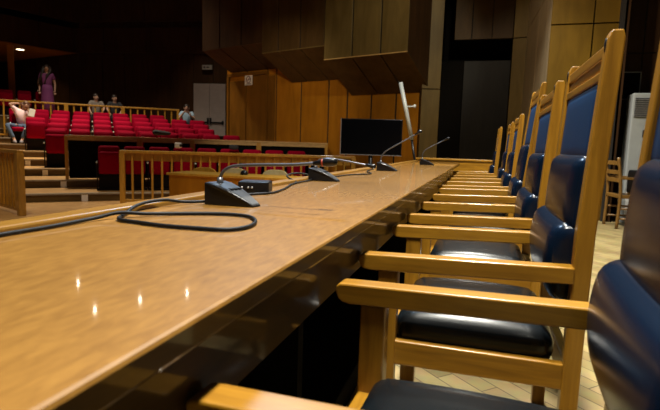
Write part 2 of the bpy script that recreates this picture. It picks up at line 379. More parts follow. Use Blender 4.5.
# double door in the back wall
t = struct(thing('door_2', 'closed pale grey double door with push bars in the back wall', 'door', (-9.86, 16.72, ZK[7]), R(189.5)))
for sx, mi in ((-1, 0), (1, 0)):
    b = MB(); b.box((min(0.006*sx, 0.62*sx), 0.0, 0), (max(0.006*sx, 0.62*sx), 0.05, 1.92), bev=0.005)
    d = b.build('door_leaf', M['door_grey'], t)
    b = MB(); b.box((min(0.05*sx, 0.56*sx), 0.07, 0.46), (max(0.05*sx, 0.56*sx), 0.10, 0.52), bev=0.006)
    b.box((0.05*sx-0.03, 0.05, 0.42), (0.05*sx+0.03, 0.11, 0.66), bev=0.006); b.box((0.53*sx-0.03, 0.05, 0.42), (0.53*sx+0.03, 0.11, 0.56), bev=0.006)
    b.build('push_bar', M['black_matte'], d)
t = thing('exit_sign', 'small unlit grey emergency sign above the double door', 'sign', (-9.93, 16.66, 3.6), R(189.5))
b = MB(); b.box((-0.19, 0, 0), (0.19, 0.05, 0.17), bev=0.008); b.build('sign_box', M['sign_grey'], t)
b = MB(); b.ball((0.10, 0.05, 0.085), (0.045, 0.006, 0.03)); b.ball((-0.03, 0.05, 0.085), (0.06, 0.006, 0.025)); b.build('pictogram', M['black'], t)

# the panelled doorway left of the orange panels and its sign
d = Vector((S2[0]-S1[0], S2[1]-S1[1])); aw = math.atan2(d.y, d.x)
t = struct(thing('door_3', 'wood panelled double doorway below the dark wall box', 'door', along(4.72, 0, ZK[2]-0.17), aw))
b = MB(); b.box((0.33, 0, 0), (1.09, 0.04, 2.74), bev=0.006); b.build('door_leaf', M['panel_orange_shade'], t)
b = MB(); b.box((1.13, 0, 0), (1.80, 0.04, 2.62), bev=0.006); b.build('door_leaf', M['panel_orange_shade'], t)
b = MB(); b.box((0.02, 0, 0), (0.27, 0.03, 2.7), bev=0.006); b.build('side_panel', M['panel_orange_shade'], t)
b = MB(); b.box((0.27, 0, 0), (0.32, 0.06, 2.83), bev=0.006); b.box((1.82, 0, 0), (1.90, 0.07, 2.83), bev=0.006); b.box((0.27, 0, 2.755), (1.90, 0.07, 2.83), bev=0.006)
b.build('door_frame', M['panel_orange_shade'], t)
t = thing('no_smoking_sign', 'white no smoking sign on the panelled doorway', 'sign', along(5.72, 0.05, 2.56), aw)
b = MB(); b.box((-0.15, 0, 0), (0.15, 0.008, 0.30)); b.build('plate', M['paper'], t)
b = MB(); b.tube([(0.085*math.cos(a*PI/12), 0.010, 0.15+0.085*math.sin(a*PI/12)) for a in range(25)], 0.011, 6)
b.tube([(-0.06, 0.010, 0.21), (0.06, 0.010, 0.09)], 0.010, 6); b.build('prohibition_ring', M['sign_ink'], t)
b = MB(); b.box((-0.05, 0.008, 0.14), (0.05, 0.011, 0.158)); b.box((-0.10, 0.008, 0.02), (0.10, 0.011, 0.04)); b.build('cigarette_mark', M['black'], t)

# ------------------------------------------------------------------ the bench
desk = thing('judges_bench', 'long varnished brown wooden bench desk with microphones on it', 'desk', (0, 0, 0))
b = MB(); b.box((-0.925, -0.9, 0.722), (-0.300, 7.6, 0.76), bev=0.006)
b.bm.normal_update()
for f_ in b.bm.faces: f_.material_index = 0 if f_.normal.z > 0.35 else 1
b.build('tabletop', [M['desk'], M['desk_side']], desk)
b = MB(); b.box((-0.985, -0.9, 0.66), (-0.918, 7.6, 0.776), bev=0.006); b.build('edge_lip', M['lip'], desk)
b = MB(); b.box((-0.350, -0.85, 0.60), (-0.328, 6.35, 0.723)); b.build('apron', M['desk_side'], desk)
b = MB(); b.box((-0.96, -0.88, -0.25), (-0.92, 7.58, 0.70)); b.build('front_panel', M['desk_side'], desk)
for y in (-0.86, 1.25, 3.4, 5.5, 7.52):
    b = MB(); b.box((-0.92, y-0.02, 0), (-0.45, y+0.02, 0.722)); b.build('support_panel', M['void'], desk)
b = MB(); b.box((-0.90, -0.86, 0), (-0.86, 7.55, 0.72)); b.build('dark_panel', M['void'], desk)
b = MB(); b.box((-0.86, -0.8, 0), (-0.42, 7.5, 0.10), bev=0.005); b.build('dark_floor_block', M['void'], desk)  # black block added so the floor under the bench reads dark
t = thing('end_barrier', 'low wooden barrier board across the far end of the bench', 'barrier', (0, 7.82, 0))
b = MB(); b.box((-0.95, -0.02, 0), (0.22, 0.02, 0.80)); b.build('board', M['oak_x'], t)
b = MB(); b.box((-0.98, -0.035, 0.785), (0.24, 0.06, 0.815), bev=0.005); b.build('cap_rail', M['oak_x'], t)

# ------------------------------------------------------------------ armchairs
def make_chair(label, tall=0.0):
    t = thing('armchair', label, 'chair', group='wooden armchairs along the bench')
    H = 1.262+tall; lean = 0.031+tall*0.25
    def fx(z): return 0.243 if z < 0.42 else 0.243+0.004*min(1, (z-0.42)/0.33)+lean*max(0, z-0.75)/(H-0.75)
    zs = [0.0, 0.42, 0.65, 0.75, 0.9, 1.1, H-0.02, H]
    for s in (-1, 1):
        prof = [(fx(z)-(0.0 if z > 0.01 else 0.0), z) for z in zs[:-1]] + [(fx(H)+0.007, H), (fx(H)+0.032, H)]
        prof += [(fx(z)+(0.045 if z < 0.9 else 0.045-0.006*(z-0.9)/0.36), z) for z in zs[:-1][::-1]]
        b = MB(); b.prism(prof, 'y', s*0.262, s*0.302, bev=0.004); p = b.build('rear_post', M['oak_z'], t)
        b = MB(); b.ball((fx(H-0.035)+0.001, s*0.282, H-0.037), (0.004, 0.009, 0.02)); b.build('slot', M['black_matte'], p)
        # arm: rounded nose, slight rise to the back
        xs = [(-0.324, 0.628), (-0.320, 0.615), (-0.309, 0.606), (-0.290, 0.603), (0.250, 0.620), (0.250, 0.664), (-0.295, 0.650), (-0.316, 0.649), (-0.324, 0.643)]
        b = MB(); b.prism(xs, 'y', s*0.255, s*0.307, bev=0.004); b.build('armrest', M['oak_x'], t)
        b = MB(); b.box((-0.266, s*0.281-0.021, 0), (-0.208, s*0.281+0.021, 0.605), bev=0.004); b.build('front_leg', M['oak_z'], t)
        b = MB(); b.box((-0.212, s*0.281-0.015, 0.325), (0.246, s*0.281+0.015, 0.397), bev=0.004); b.build('side_rail', M['oak_x'], t)
    b = MB(); b.box((-0.264, -0.262, 0.325), (-0.222, 0.262, 0.400), bev=0.004); b.build('front_rail', M['oak_y'], t)
    b = MB(); b.box((0.248, -0.262, 0.325), (0.278, 0.262, 0.397), bev=0.004); b.build('rear_rail', M['oak_y'], t)
    b = MB(); b.cushion((-0.222, -0.264, 0.375), (0.228, 0.264, 0.455), 0.032, (0.0, 0.0, 0.028), n=12); b.build('seat_cushion', M['leather_seat'], t)
    # top rail: two bars and a thin moulding between the posts
    b = MB()
    for z0, z1, dx in ((H-0.062, H-0.030, 0.0), (H-0.088, H-0.070, 0.005), (H-0.118, H-0.094, 0.0)):
        b.box((fx(z0)+0.004+dx, -0.265, z0), (fx(z1)+0.032-dx, 0.265, z1), bev=0.004)
    b.box((fx(H-0.1)+0.014, -0.265, H-0.12), (fx(H-0.1)+0.022, 0.265, H-0.03)); b.build('top_rail', M['oak_y'], t)
    def lean_warp(p): return Vector((p.x+fx(p.z)-0.243, p.y, p.z))
    zt = 0.955+tall*0.4
    b = MB(); b.cushion((0.250, -0.262, zt-0.02), (0.290, 0.262, H-0.118), 0.008, (0.004, 0, 0), n=8, warp=lean_warp); b.build('upper_back_panel', M['leather_blue'], t)
    b = MB(); b.cushion((0.228, -0.258, 0.735), (0.290, 0.258, zt), 0.03, (0.016, 0, 0), n=12, warp=lean_warp); b.build('middle_back_cushion', M['leather'], t)
    def lumbar(p):
        q = lean_warp(p); w = max(0, 1-((p.z-0.665)/0.13)**2)
        if p.x < 0.25: q.x -= 0.022*w
        return q
    b = MB(); b.cushion((0.210, -0.258, 0.550), (0.285, 0.258, 0.772), 0.030, (0.012, 0, 0), n=14, warp=lumbar); b.build('lumbar_cushion', M['leather'], t)
    return t
g = 'wooden armchairs along the bench'
c0 = make_chair('nearest wooden armchair with dark leather, cut off by the right edge, at the bench')
c0.location = (0.012, 0.787, 0); c0.rotation_euler = (0, 0, -0.05)
tallc = make_chair('taller backed armchair with dark leather, fourth along the bench from the camera', tall=0.135)
tallc.location = (0.02, 3.74, 0)
for x, y, lab in ((0.0, 1.69, 'second wooden armchair along the bench, its whole back post showing beside the nearest chair'),
                  (0.004, 2.63, 'wooden armchair with dark leather, third along the bench, before the taller one'),
                  (0.0, 4.66, 'wooden armchair with dark leather, fifth along the bench, just past the taller one'),
                  (-0.003, 5.85, 'wooden armchair with dark leather, sixth along the bench, last but one'),
                  (-0.08, 7.05, 'wooden armchair with dark leather, last along the bench by the end barrier')):
    dup(c0, (x, y, 0), 0, lab, g)

# ------------------------------------------------------------------ microphones
def microphone(label, loc, rz, neck, head_len=0.05, ring=False, scale=1.0):
    """wedge base, tall edge towards the audience (-x); neck: centreline in local space"""
    t = thing('conference_microphone', label, 'microphone', loc, rz, 'conference microphones on the bench')
    L = 0.083*scale
    b = MB(); b.prism([(-L, 0), (L, 0), (L, 0.006), (L*0.5, 0.030), (0, 0.050), (-L+0.035, 0.066), (-L, 0.072)], 'y', -0.052, 0.052, bev=0.004)
    for v_ in b.bm.verts: v_.co.y *= 1-0.60*max(0, (v_.co.x+L*0.5)/(1.5*L))
    bs = b.build('base', M['black'], t)
    b = MB(); b.mesh([(x, sy*0.045*(1-0.60*max(0, (x+L*0.5)/(1.5*L))), z) for sy in (-1, 1) for x, z in ((-L+0.008, 0.0722), (-L+0.035, 0.0675), (0, 0.0515), (L*0.5, 0.0315), (L-0.006, 0.0105))],
                    [(i, i+1, i+6, i+5) for i in range(4)]); b.build('top_plate', M['grey_top'], bs)
    b = MB(); sl = -0.24
    for yy in (-0.02, 0.0, 0.02):
        x = -0.005; z = 0.051
        b.box((x-0.012, yy-0.007, z-0.002), (x+0.012, yy+0.007, z+0.004), bev=0.002)
    b.build('button', M['black_matte'], bs)
    p = smooth_path(neck, 8)
    b = MB(); b.tube(p, 0.0052, 10); b.tube([Vector(neck[0])+Vector((0, 0, -0.01)), Vector(neck[0])+Vector((0, 0, 0.018))], [0.012, 0.009], 12); nk = b.build('gooseneck', M['neck'], t)
    d = (p[-1]-p[-3]).normalized(); e = p[-1]
    b = MB(); b.tube([e-d*0.03, e-d*0.005, e, e+d*0.012, e+d*(head_len-0.012), e+d*(head_len-0.003), e+d*head_len], [0.0065, 0.010, 0.0115, 0.0135, 0.0135, 0.010, 0.004], 14); b.build('capsule', M['black'], nk)
    if ring:
        b = MB(); b.tube([e-d*0.004, e+d*0.001], [0.0112, 0.0118], 14); b.build('indicator_ring', M['red_ring'], nk)
    return t
microphone('nearest black conference microphone with looped cable and level neck, on the bench', (-0.748, 1.425, 0.76), R(-8),
    [(-0.060, 0, 0.068), (-0.056, 0.0, 0.092), (-0.040, 0.004, 0.113), (0.0, 0.008, 0.126), (0.10, 0.018, 0.133), (0.19, 0.03, 0.137), (0.285, 0.05, 0.147)], ring=True, head_len=0.045)
microphone('second black conference microphone, behind the small box, neck bent level', (-0.835, 2.66, 0.76), R(-6),
    [(-0.060, 0, 0.068), (-0.056, 0.0, 0.095), (-0.04, 0.004, 0.116), (0.01, 0.01, 0.127), (0.10, 0.02, 0.118), (0.19, 0.035, 0.104), (0.25, 0.05, 0.094)], head_len=0.03)
microphone('third conference microphone, neck slanting up in front of the black screen', (-0.755, 4.16, 0.76), R(-4),
    [(-0.062, 0, 0.068), (-0.062, 0.0, 0.10), (-0.035, 0.006, 0.155), (0.03, 0.012, 0.20), (0.14, 0.03, 0.265), (0.235, 0.05, 0.325)], head_len=0.035)
microphone('farthest conference microphone, neck slanting up near the end of the bench', (-0.625, 6.1, 0.76), R(-4),
    [(-0.062, 0, 0.068), (-0.062, 0.0, 0.12), (-0.03, 0.006, 0.18), (0.05, 0.012, 0.23), (0.15, 0.03, 0.285), (0.21, 0.04, 0.318)], head_len=0.035)
b = MB(); b.tube(smooth_path([(-0.826, 1.434, 0.772), (-0.848, 1.40, 0.768), (-0.885, 1.344, 0.770), (-0.905, 1.279, 0.781), (-0.912, 1.205, 0.7815), (-0.904, 1.137, 0.776), (-0.880, 1.07, 0.7655), (-0.850, 1.01, 0.7655), (-0.82, 0.985, 0.7655)]
      + [(x, y, 0.7655) for x, y in [(-0.775, 0.978), (-0.697, 0.964), (-0.611, 0.967), (-0.535, 0.982), (-0.512, 1.035), (-0.527, 1.111), (-0.575, 1.181), (-0.633, 1.199), (-0.697, 1.185), (-0.773, 1.142)]]
      + [(-0.830, 1.085, 0.768), (-0.865, 1.03, 0.775), (-0.885, 0.97, 0.768), (-0.888, 0.84, 0.7655), (-0.895, 0.719, 0.7655), (-0.90, 0.3, 0.7655), (-0.90, -0.7, 0.7655)], 6), 0.0048, 8)
tag(b.build('microphone_cable', M['black_matte']), 'black cable looped on the bench in front of the nearest microphone', 'cable')
b = MB(); b.tube(smooth_path([(-0.815, 1.455, 0.772), (-0.85, 1.52, 0.7655), (-0.86, 1.61, 0.7655), (-0.84, 1.70, 0.7655), (-0.797, 1.78, 0.7655), (-0.79, 1.849, 0.7655), (-0.82, 2.025, 0.7655), (-0.885, 2.30, 0.7655), (-0.895, 2.55, 0.7655), (-0.905, 2.62, 0.770), (-0.935, 2.67, 0.785)], 6), 0.0045, 8)
tag(b.build('microphone_cable', M['black_matte']), 'black cable running past the small black box to the second microphone', 'cable')
b = MB(); b.tube(smooth_path([(-0.86, 2.76, 0.7655), (-0.87, 3.0, 0.7655), (-0.845, 3.302, 0.7655), (-0.77, 3.429, 0.7655), (-0.765, 3.56, 0.7655), (-0.85, 3.80, 0.7655), (-0.88, 4.0, 0.7655), (-0.868, 4.12, 0.772)], 6), 0.0045, 8)
tag(b.build('microphone_cable', M['black_matte']), 'black cable between the second and the third microphone', 'cable')
b = MB(); b.tube(smooth_path([(-0.945, 2.68, 0.79), (-0.985, 2.60, 0.800), (-1.0, 2.50, 0.792), (-0.968, 2.44, 0.783), (-0.91, 2.40, 0.7655), (-0.87, 2.20, 0.7655)], 6), 0.0045, 8)
tag(b.build('microphone_cable', M['black_matte']), 'short black cable loop over the bench lip behind the second microphone', 'cable')
t = thing('desk_box', 'small flat black box on the bench beside the nearest microphone', 'box', (-0.872, 1.835, 0.76), R(15))
b = MB(); b.box((-0.062, -0.05, 0), (0.062, 0.05, 0.047), bev=0.006); bx = b.build('casing', M['black'], t)
b = MB(); b.box((-0.055, -0.044, 0.0465), (0.055, 0.044, 0.0485), bev=0.0008); b.build('lid', M['grey_top'], bx)
b = MB()
for x in (-0.045, -0.02, -0.005): b.tube([(x, -0.054, 0.024), (x, -0.048, 0.024)], 0.004, 8)
b.build('socket', M['silver'], bx)

# ------------------------------------------------------------------ screen, pole, cooler, chair at the stage end
t = thing('television', 'large black flat screen television behind the bench', 'television', (-1.78, 8.17, -0.25), R(12))
b = MB(); b.box((-0.51, -0.02, 1.07), (0.51, 0.03, 1.665), bev=0.006); b.build('screen_body', M['black'], t)
b = MB(); b.box((-0.495, -0.024, 1.09), (0.495, -0.019, 1.65)); b.build('screen', M['screen'], t)
b = MB(); b.box((-0.514, -0.026, 1.066), (-0.505, 0.0, 1.668)); b.box((-0.514, -0.026, 1.066), (0.514, 0.0, 1.074)); b.build('bezel', M['silver'], t)
b = MB(); b.tube([(0, 0.04, 0.03), (0, 0.04, 1.3)], 0.035, 14); b.build('stand_column', M['black'], t)
b = MB(); b.box((-0.35, -0.22, 0), (0.35, 0.28, 0.03), bev=0.008); b.build('stand_base', M['black'], t)
t = thing('leaning_pole', 'pale grey pole leaning at a slant beside the television', 'pole', (-1.08, 8.22, 0))
b = MB(); b.tube([(-0.255, -0.03, 2.01), (-0.03, -0.005, 1.09)], 0.034, 14); b.build('tube', M['grey_metal'], t)
b = MB(); b.tube([(-0.03, -0.005, 1.09), (0.04, 0.0, 0.72), (0.05, 0.0, 0.0)], 0.02, 10); b.build('lower_tube', M['black'], t)
b = MB(); b.tube([(-0.155, -0.02, 1.62), (-0.02, -0.02, 1.63)], 0.012, 8); b.ball((-0.01, -0.02, 1.63), (0.022, 0.022, 0.032)); b.build('clamp_knob', M['grey_metal'], t)
b = MB()
for a in (30, 150, 270): b.tube([(0.05, 0, 0.25), (0.05+0.28*math.cos(R(a)), 0.28*math.sin(R(a)), 0.012)], 0.012, 8)
b.build('tripod_feet', M['black'], t)
t = thing('floor_air_conditioner', 'white floor standing air conditioner with top grille by the dark alcove', 'air conditioner', (2.19, 7.98, 0))
b = MB(); b.box((-0.255, -0.16, 0.0), (0.255, 0.16, 1.80), bev=0.018, seg=3); cb = b.build('casing', M['ac_white'], t)
b = MB(); b.box((-0.225, -0.168, 1.47), (0.225, -0.155, 1.735), bev=0.004); gr = b.build('grille', M['grille'], t)
for k in range(9):
    b = MB(); b.box((-0.222, -0.178, 1.482+k*0.028), (0.222, -0.162, 1.489+k*0.028), bev=0.002); b.build('louvre', M['sign_grey'], gr)
b = MB(); b.box((-0.22, -0.166, 0.12), (0.22, -0.157, 0.62), bev=0.004); b.build('lower_panel', M['white'], t)
b = MB(); b.box((-0.10, -0.166, 1.20), (0.10, -0.156, 1.30), bev=0.004); b.build('control_panel', M['grey_top'], t)
t = thing('notice_board', 'dark wall board with thin grey frame above the air conditioner', 'board', (2.0, 8.44, 1.77))
b = MB(); b.box((-0.36, 0.0, 0), (0.155, 0.02, 0.40)); b.build('board', M['void'], t)
b = MB(); b.box((-0.36, -0.012, 0.39), (0.165, 0.01, 0.402)); b.box((0.153, -0.012, 0), (0.165, 0.01, 0.402)); b.box((-0.36, -0.012, 0), (0.165, 0.01, 0.010)); b.box((-0.37, -0.012, 0), (-0.36, 0.01, 0.402)); b.build('frame', M['sign_grey'], t)

t = thing('side_chair', 'plain wooden armchair standing alone in front of the air conditioner', 'chair', (1.90, 7.40, 0), R(8))
for sx, sy in ((-1, -1), (-1, 1)):
    b = MB(); b.tube(smooth_path([(-0.20, sy*0.21, 0), (-0.19, sy*0.21, 0.42), (-0.215, sy*0.21, 0.7), (-0.255, sy*0.21, 0.92)], 4), 0.021, 8); b.build('rear_leg', M['side_wood'], t)
for sy in (-1, 1):
    b = MB(); b.tube([(0.20, sy*0.21, 0), (0.20, sy*0.21, 0.64)], 0.02, 8); b.build('front_leg', M['side_wood'], t)
    b = MB(); b.box((-0.215, sy*0.21-0.025, 0.64), (0.25, sy*0.21+0.025, 0.67), bev=0.006); b.build('armrest', M['side_wood'], t)
    for z in (0.13, 0.26):
        b = MB(); b.tube([(-0.19, sy*0.21, z), (0.20, sy*0.21, z)], 0.013, 8); b.build('stretcher', M['side_wood'], t)
b = MB(); b.box((-0.21, -0.225, 0.395), (0.225, 0.225, 0.44), bev=0.008); b.build('seat', M['side_wood'], t)
for z in (0.60, 0.70, 0.82):
    b = MB(); b.box((-0.225-(z-0.6)*0.1, -0.20, z), (-0.205-(z-0.6)*0.1, 0.20, z+0.055), bev=0.004); b.build('back_slat', M['side_wood'], t)
b = MB(); b.cushion((0.02, -0.17, 0.44), (0.19, 0.17, 0.76), 0.03, (0.01, 0, 0)); o = b.build('black_bag', M['black']); o.location = (1.90, 7.40, 0); o.rotation_euler = (0, 0, R(8))
tag(o, 'black bag standing on the seat of the lone wooden chair', 'bag')

# ------------------------------------------------------------------ rails, counters, witness desk
def railing(name, label, p0, p1, z0, z1, step, post=0.09, bal=0.035, board=None, endposts=(True, True)):
    a, c = Vector((*p0, 0)), Vector((*p1, 0)); d = c-a; Ln = d.length
    t = thing(name, label, 'railing', (a.x, a.y, z0), math.atan2(d.y, d.x)); H = z1-z0
    b = MB(); b.box((-0.04, -0.045, H-0.055), (Ln+0.04, 0.045, H), bev=0.008); b.build('top_rail', M['rail'], t)
    b = MB(); b.box((0, -0.025, 0.06), (Ln, 0.025, 0.11), bev=0.005); b.build('bottom_rail', M['rail'], t)
    for x, on in ((0.0, endposts[0]), (Ln, endposts[1])):
        if on:
            b = MB(); b.box((x-post/2, -post/2, 0), (x+post/2, post/2, H-0.05), bev=0.006); b.build('post', M['rail'], t)
    n = int(Ln/step)
    for i in range(1, n):
        x = Ln*i/n; b = MB(); b.box((x-bal/2, -bal/2, 0.11), (x+bal/2, bal/2, H-0.055), bev=0.003, seg=1); b.build('baluster', M['rail'], t)
    if board:
        b = MB(); b.box((0, 0.03, H-board), (Ln, 0.045, H-0.05)); b.build('back_board', M['rail'], t)
    return t
railing('balustrade', 'long wooden balustrade in front of the audience behind the witness desk', (-6.26, 7.56), (-2.45, 9.62), -0.25, 0.76, 0.168, board=0.19)
railing('balustrade', 'closely slatted wooden rail at the left edge beside the stairs', (-6.66, 5.80), (-8.76, 6.68), -0.25, 0.745, 0.135, post=0.1, bal=0.058)
# curved upper rail behind the last seats: built as three straight lengths
for i, (a0, a1, lab) in enumerate(((52.0, 44.8, 'left length of the upper gallery rail, behind the woman in pink'), (44.7, 39.5, 'middle length of the upper rail at the top of the seats'), (39.4, 33.9, 'right length of the upper rail, ending at the man in light blue'))):
    p, q = pol(18.62, a0), pol(18.62, a1); railing('upper_rail', lab, p[:2], q[:2], ZK[6], 2.06, 0.21, bal=0.045, post=0.09)

def counter(label, a0, a1):
    p, q = Vector(pol(11.85, a0, ZK[1])), Vector(pol(11.85, a1, ZK[1])); d = q-p; Ln = d.length
    t = thing('audience_counter', label, 'counter', p, math.atan2(d.y, d.x), 'long counters in front of the audience rows'); H = 0.935
    b = MB(); b.box((-0.03, -0.05, H-0.035), (Ln+0.03, 0.30, H), bev=0.006); b.build('counter_top', M['pale_rail'], t)
    b = MB(); b.box((0, -0.03, H-0.11), (Ln, -0.01, H-0.035)); b.build('fascia', M['pale_rail'], t)
    for x in (0.0, Ln):
        b = MB(); b.box((x-0.03, -0.04, 0), (x+0.03, 0.03, H-0.035), bev=0.004); b.build('leg', M['rail'], t)
    b = MB(); b.box((0.04, 0.04, 0.02), (Ln-0.04, 0.06, H-0.05)); b.build('dark_panel', M['void'], t)  # black sheet added for the deep shade under the counter
counter('leftmost long wooden counter in front of the rows, ending at the aisle', 44.85, 38.0)
counter('second wooden counter from the aisle in front of the rows', 37.7, 32.5)
counter('third wooden counter from the aisle in front of the rows', 32.3, 25.2)
counter('rightmost wooden counter in front of the rows, beside the orange wall', 25.0, 17.4)

t = thing('witness_desk', 'orange wooden desk standing on the hall floor in front of the balustrade', 'desk', (-4.21, 6.04, -0.25), R(2.5))
b = MB(); b.box((-0.03, -0.03, 0.725), (2.30, 0.52, 0.76), bev=0.006); b.build('tabletop', M['rail'], t)
b = MB(); b.box((0, 0, 0), (2.27, 0.03, 0.725)); b.build('front_panel', M['panel_orange'], t)
for x in (0.0, 2.24):
    b = MB(); b.box((x, 0.03, 0), (x+0.03, 0.50, 0.725)); b.build('side_panel', M['panel_orange'], t)
def plain_chair(label, loc, rz, m):
    t = thing('plywood_chair', label, 'chair', loc, rz, 'rounded plywood chairs behind the witness desk')
    pr = [(-0.20, 0.40), (-0.20, 0.70), (-0.19, 0.75), (-0.15, 0.785), (-0.08, 0.805), (0.08, 0.805), (0.15, 0.785), (0.19, 0.75), (0.20, 0.70), (0.20, 0.40)]
    b = MB(); b.prism(pr, 'y', -0.012, 0.012, bev=0.005); b.build('backrest', m, t)
    b = MB(); b.box((-0.21, 0.0, 0.40), (0.21, 0.42, 0.43), bev=0.008); b.build('seat', m, t)
    for x in (-0.18, 0.18):
        for y in (0.03, 0.39):
            b = MB(); b.tube([(x, y, 0), (x, y, 0.40)], 0.014, 8); b.build('leg', M['neck'], t)
plain_chair('orange wooden round backed chair behind the witness desk, leftmost of three', (-4.16, 6.88, -0.25), R(15), M['rail'])
plain_chair('pale plywood round backed chair in the middle behind the witness desk', (-3.70, 7.05, -0.25), R(17), M['chair_pale'])
plain_chair('pale plywood round backed chair, rightmost behind the witness desk', (-3.06, 7.14, -0.25), R(12), M['chair_pale'])
t = thing('desk_microphone', 'small black microphone knob on the orange witness desk', 'microphone', (-3.18, 6.32, 0.51))
b = MB(); b.tube([(0, 0, 0), (0, 0, 0.02), (0, 0, 0.05), (0, 0, 0.065)], [0.05, 0.055, 0.045, 0.02], 14); b.build('base', M['black'], t)
b = MB(); b.tube([(0, 0, 0.06), (0.005, 0, 0.15)], 0.004, 8); b.build('stem', M['neck'], t)

# ------------------------------------------------------------------ audience seats
def make_seat(label, down=False):
    t = thing('auditorium_seat', label, 'seat')
    def tilt(p): return Vector((p.x, p.y+(p.z-0.4)*0.16, p.z))
    b = MB(); b.cushion((-0.208, 0.02, 0.36), (0.208, 0.11, 0.90), 0.05, (0, 0.012, 0), n=8, warp=tilt); b.build('backrest', M['red'], t)
    b = MB()
    if down: b.cushion((-0.215, -0.40, 0.36), (0.215, 0.04, 0.46), 0.035, (0, 0, 0.012), n=6)
    else: b.cushion((-0.205, -0.10, 0.33), (0.205, 0.01, 0.78), 0.035, (0, 0.012, 0), n=6)
    b.build('seat_cushion', M['red'], t)
    b = MB(); b.box((-0.245, -0.12, 0.0), (-0.222, 0.12, 0.60), bev=0.008); b.box((-0.245, -0.26, 0.56), (-0.215, 0.12, 0.60), bev=0.008); b.box((-0.24, -0.15, 0), (0.24, 0.15, 0.03)); b.box((-0.20, -0.05, 0.03), (0.20, 0.05, 0.34))
    fr = b.build('frame', M['seat_dark'], t)
    b = MB(); b.tube([(-0.232, -0.268, 0.575), (-0.232, -0.255, 0.575)], 0.018, 10); b.build('number_disc', M['white'], fr)
    return t
# (tier, azimuth of a gangway line shared by the rows, seats left of it, angular pitch, right-hand end)
rows = [(0, 42.15, 0, 2.51, 18.6, 'front row behind the balustrade'), (2, 42.45, 2, 2.20, 26.2, 'first full row above the counters'), (3, 42.45, 2, 2.10, 29.0, 'second full row above the counters'),
        (4, 42.45, 3, 2.00, 30.3, 'third full row above the counters'), (5, 42.45, 2, 1.92, 31.3, 'fourth full row above the counters'), (6, 42.45, 4, 1.83, 32.3, 'last row below the upper rail')]
seat0 = None
for k, aref, left, step, aend, nm in rows:
    r = RK[k]+0.55; i = 0
    while aref+(left-0.5-i)*step > aend:
        a = aref+(left-0.5-i)*step; i += 1
        if k == 6 and abs(a-33.0) < 1.4: continue
        lab = 'crimson folding seat, %s from the aisle in the %s' % (ORD[i-1], nm)
        if seat0 is None: seat0 = make_seat(lab); o = seat0; o['group'] = 'crimson seats in the audience'
        else: o = dup(seat0, (0, 0, 0), 0, lab, 'crimson seats in the audience')
        o.location = pol(r, a, ZK[k]); o.rotation_euler = (0, 0, R(a)); o.scale = (0.985*R(step)*r/0.487, 1, 1)
for i, a in enumerate((51.3, 49.8, 48.3, 46.8)):
    dup(seat0, pol(20.5, a, 1.62), R(a), 'crimson seat in the raised rear row at the far left, %s from the left' % ORD[i], 'crimson seats in the audience')
down0 = make_seat('crimson seat in use under the seated woman in pink', True); down0['group'] = 'crimson seats in the audience'
down0.location = pol(17.0, 48.75, ZK[5]); down0.rotation_euler = (0, 0, R(48.75))
for r, a, z, lab in ((19.35, 42.0, ZK[7], 'crimson seat under the left of the two people behind the upper rail'), (19.35, 40.25, ZK[7], 'crimson seat under the right of the two people behind the upper rail'),
                     (18.0, 33.0, ZK[6], 'crimson seat under the man in light blue')):
    dup(down0, pol(r, a, z), R(a), lab, 'crimson seats in the audience')
b = MB(); b.cushion((-0.22, -0.10, 0), (0.22, 0.10, 0.10), 0.045, (0, 0, 0.03), warp=lambda p: Vector((p.x, p.y, p.z*(0.75-p.x)))); o = b.build('dark_bag', M['dark_cloth']); o.location = pol(13.22, 35.6, ZK[2]+0.86); o.rotation_euler = (0, 0, R(34))
tag(o, 'dark bag lying over the top of a crimson seat above the counters', 'bag')
b = MB(); b.cushion((-0.075, -0.05, 0), (0.075, 0.05, 0.10), 0.02, (0.0, 0, 0.01)); b.tube([(0.05, -0.06, 0.05), (0.05, 0.06, 0.05)], 0.03, 10, mi=1); o = b.build('white_bag', [M['white'], M['dark_cloth']]); o.location = pol(11.08, 33.9, ZK[0]+0.90); o.rotation_euler = (0, 0, R(34))
tag(o, 'small white bag resting on top of a front row seat', 'bag')
b = MB(); b.cushion((-0.10, -0.06, 0), (0.10, 0.06, 0.09), 0.03, (0, 0, 0.01)); o = b.build('dark_bag', M['dark_cloth']); o.location = pol(11.08, 27.9, ZK[0]+0.90); o.rotation_euler = (0, 0, R(28))
tag(o, 'small dark bag resting on top of a front row seat, right of the white one', 'bag')

t = thing('spotlight', 'pale spotlight housing hanging in front of the wall boxes at the top edge', 'lamp', (-3.06, 8.75, 3.60), R(10))
b = MB(); b.box((-0.14, -0.12, 0), (0.14, 0.12, 0.20), bev=0.02); b.build('housing', M['white'], t)
b = MB(); b.tube([(0, 0, 0.2), (0, 0, 5.4)], 0.02, 8); b.build('drop_rod', M['neck'], t)
b = MB(); b.tube([(0.0, 0.0, -0.012), (0.0, 0.0, 0.002)], 0.09, 16); b.build('lens', M['grey_top'], t)

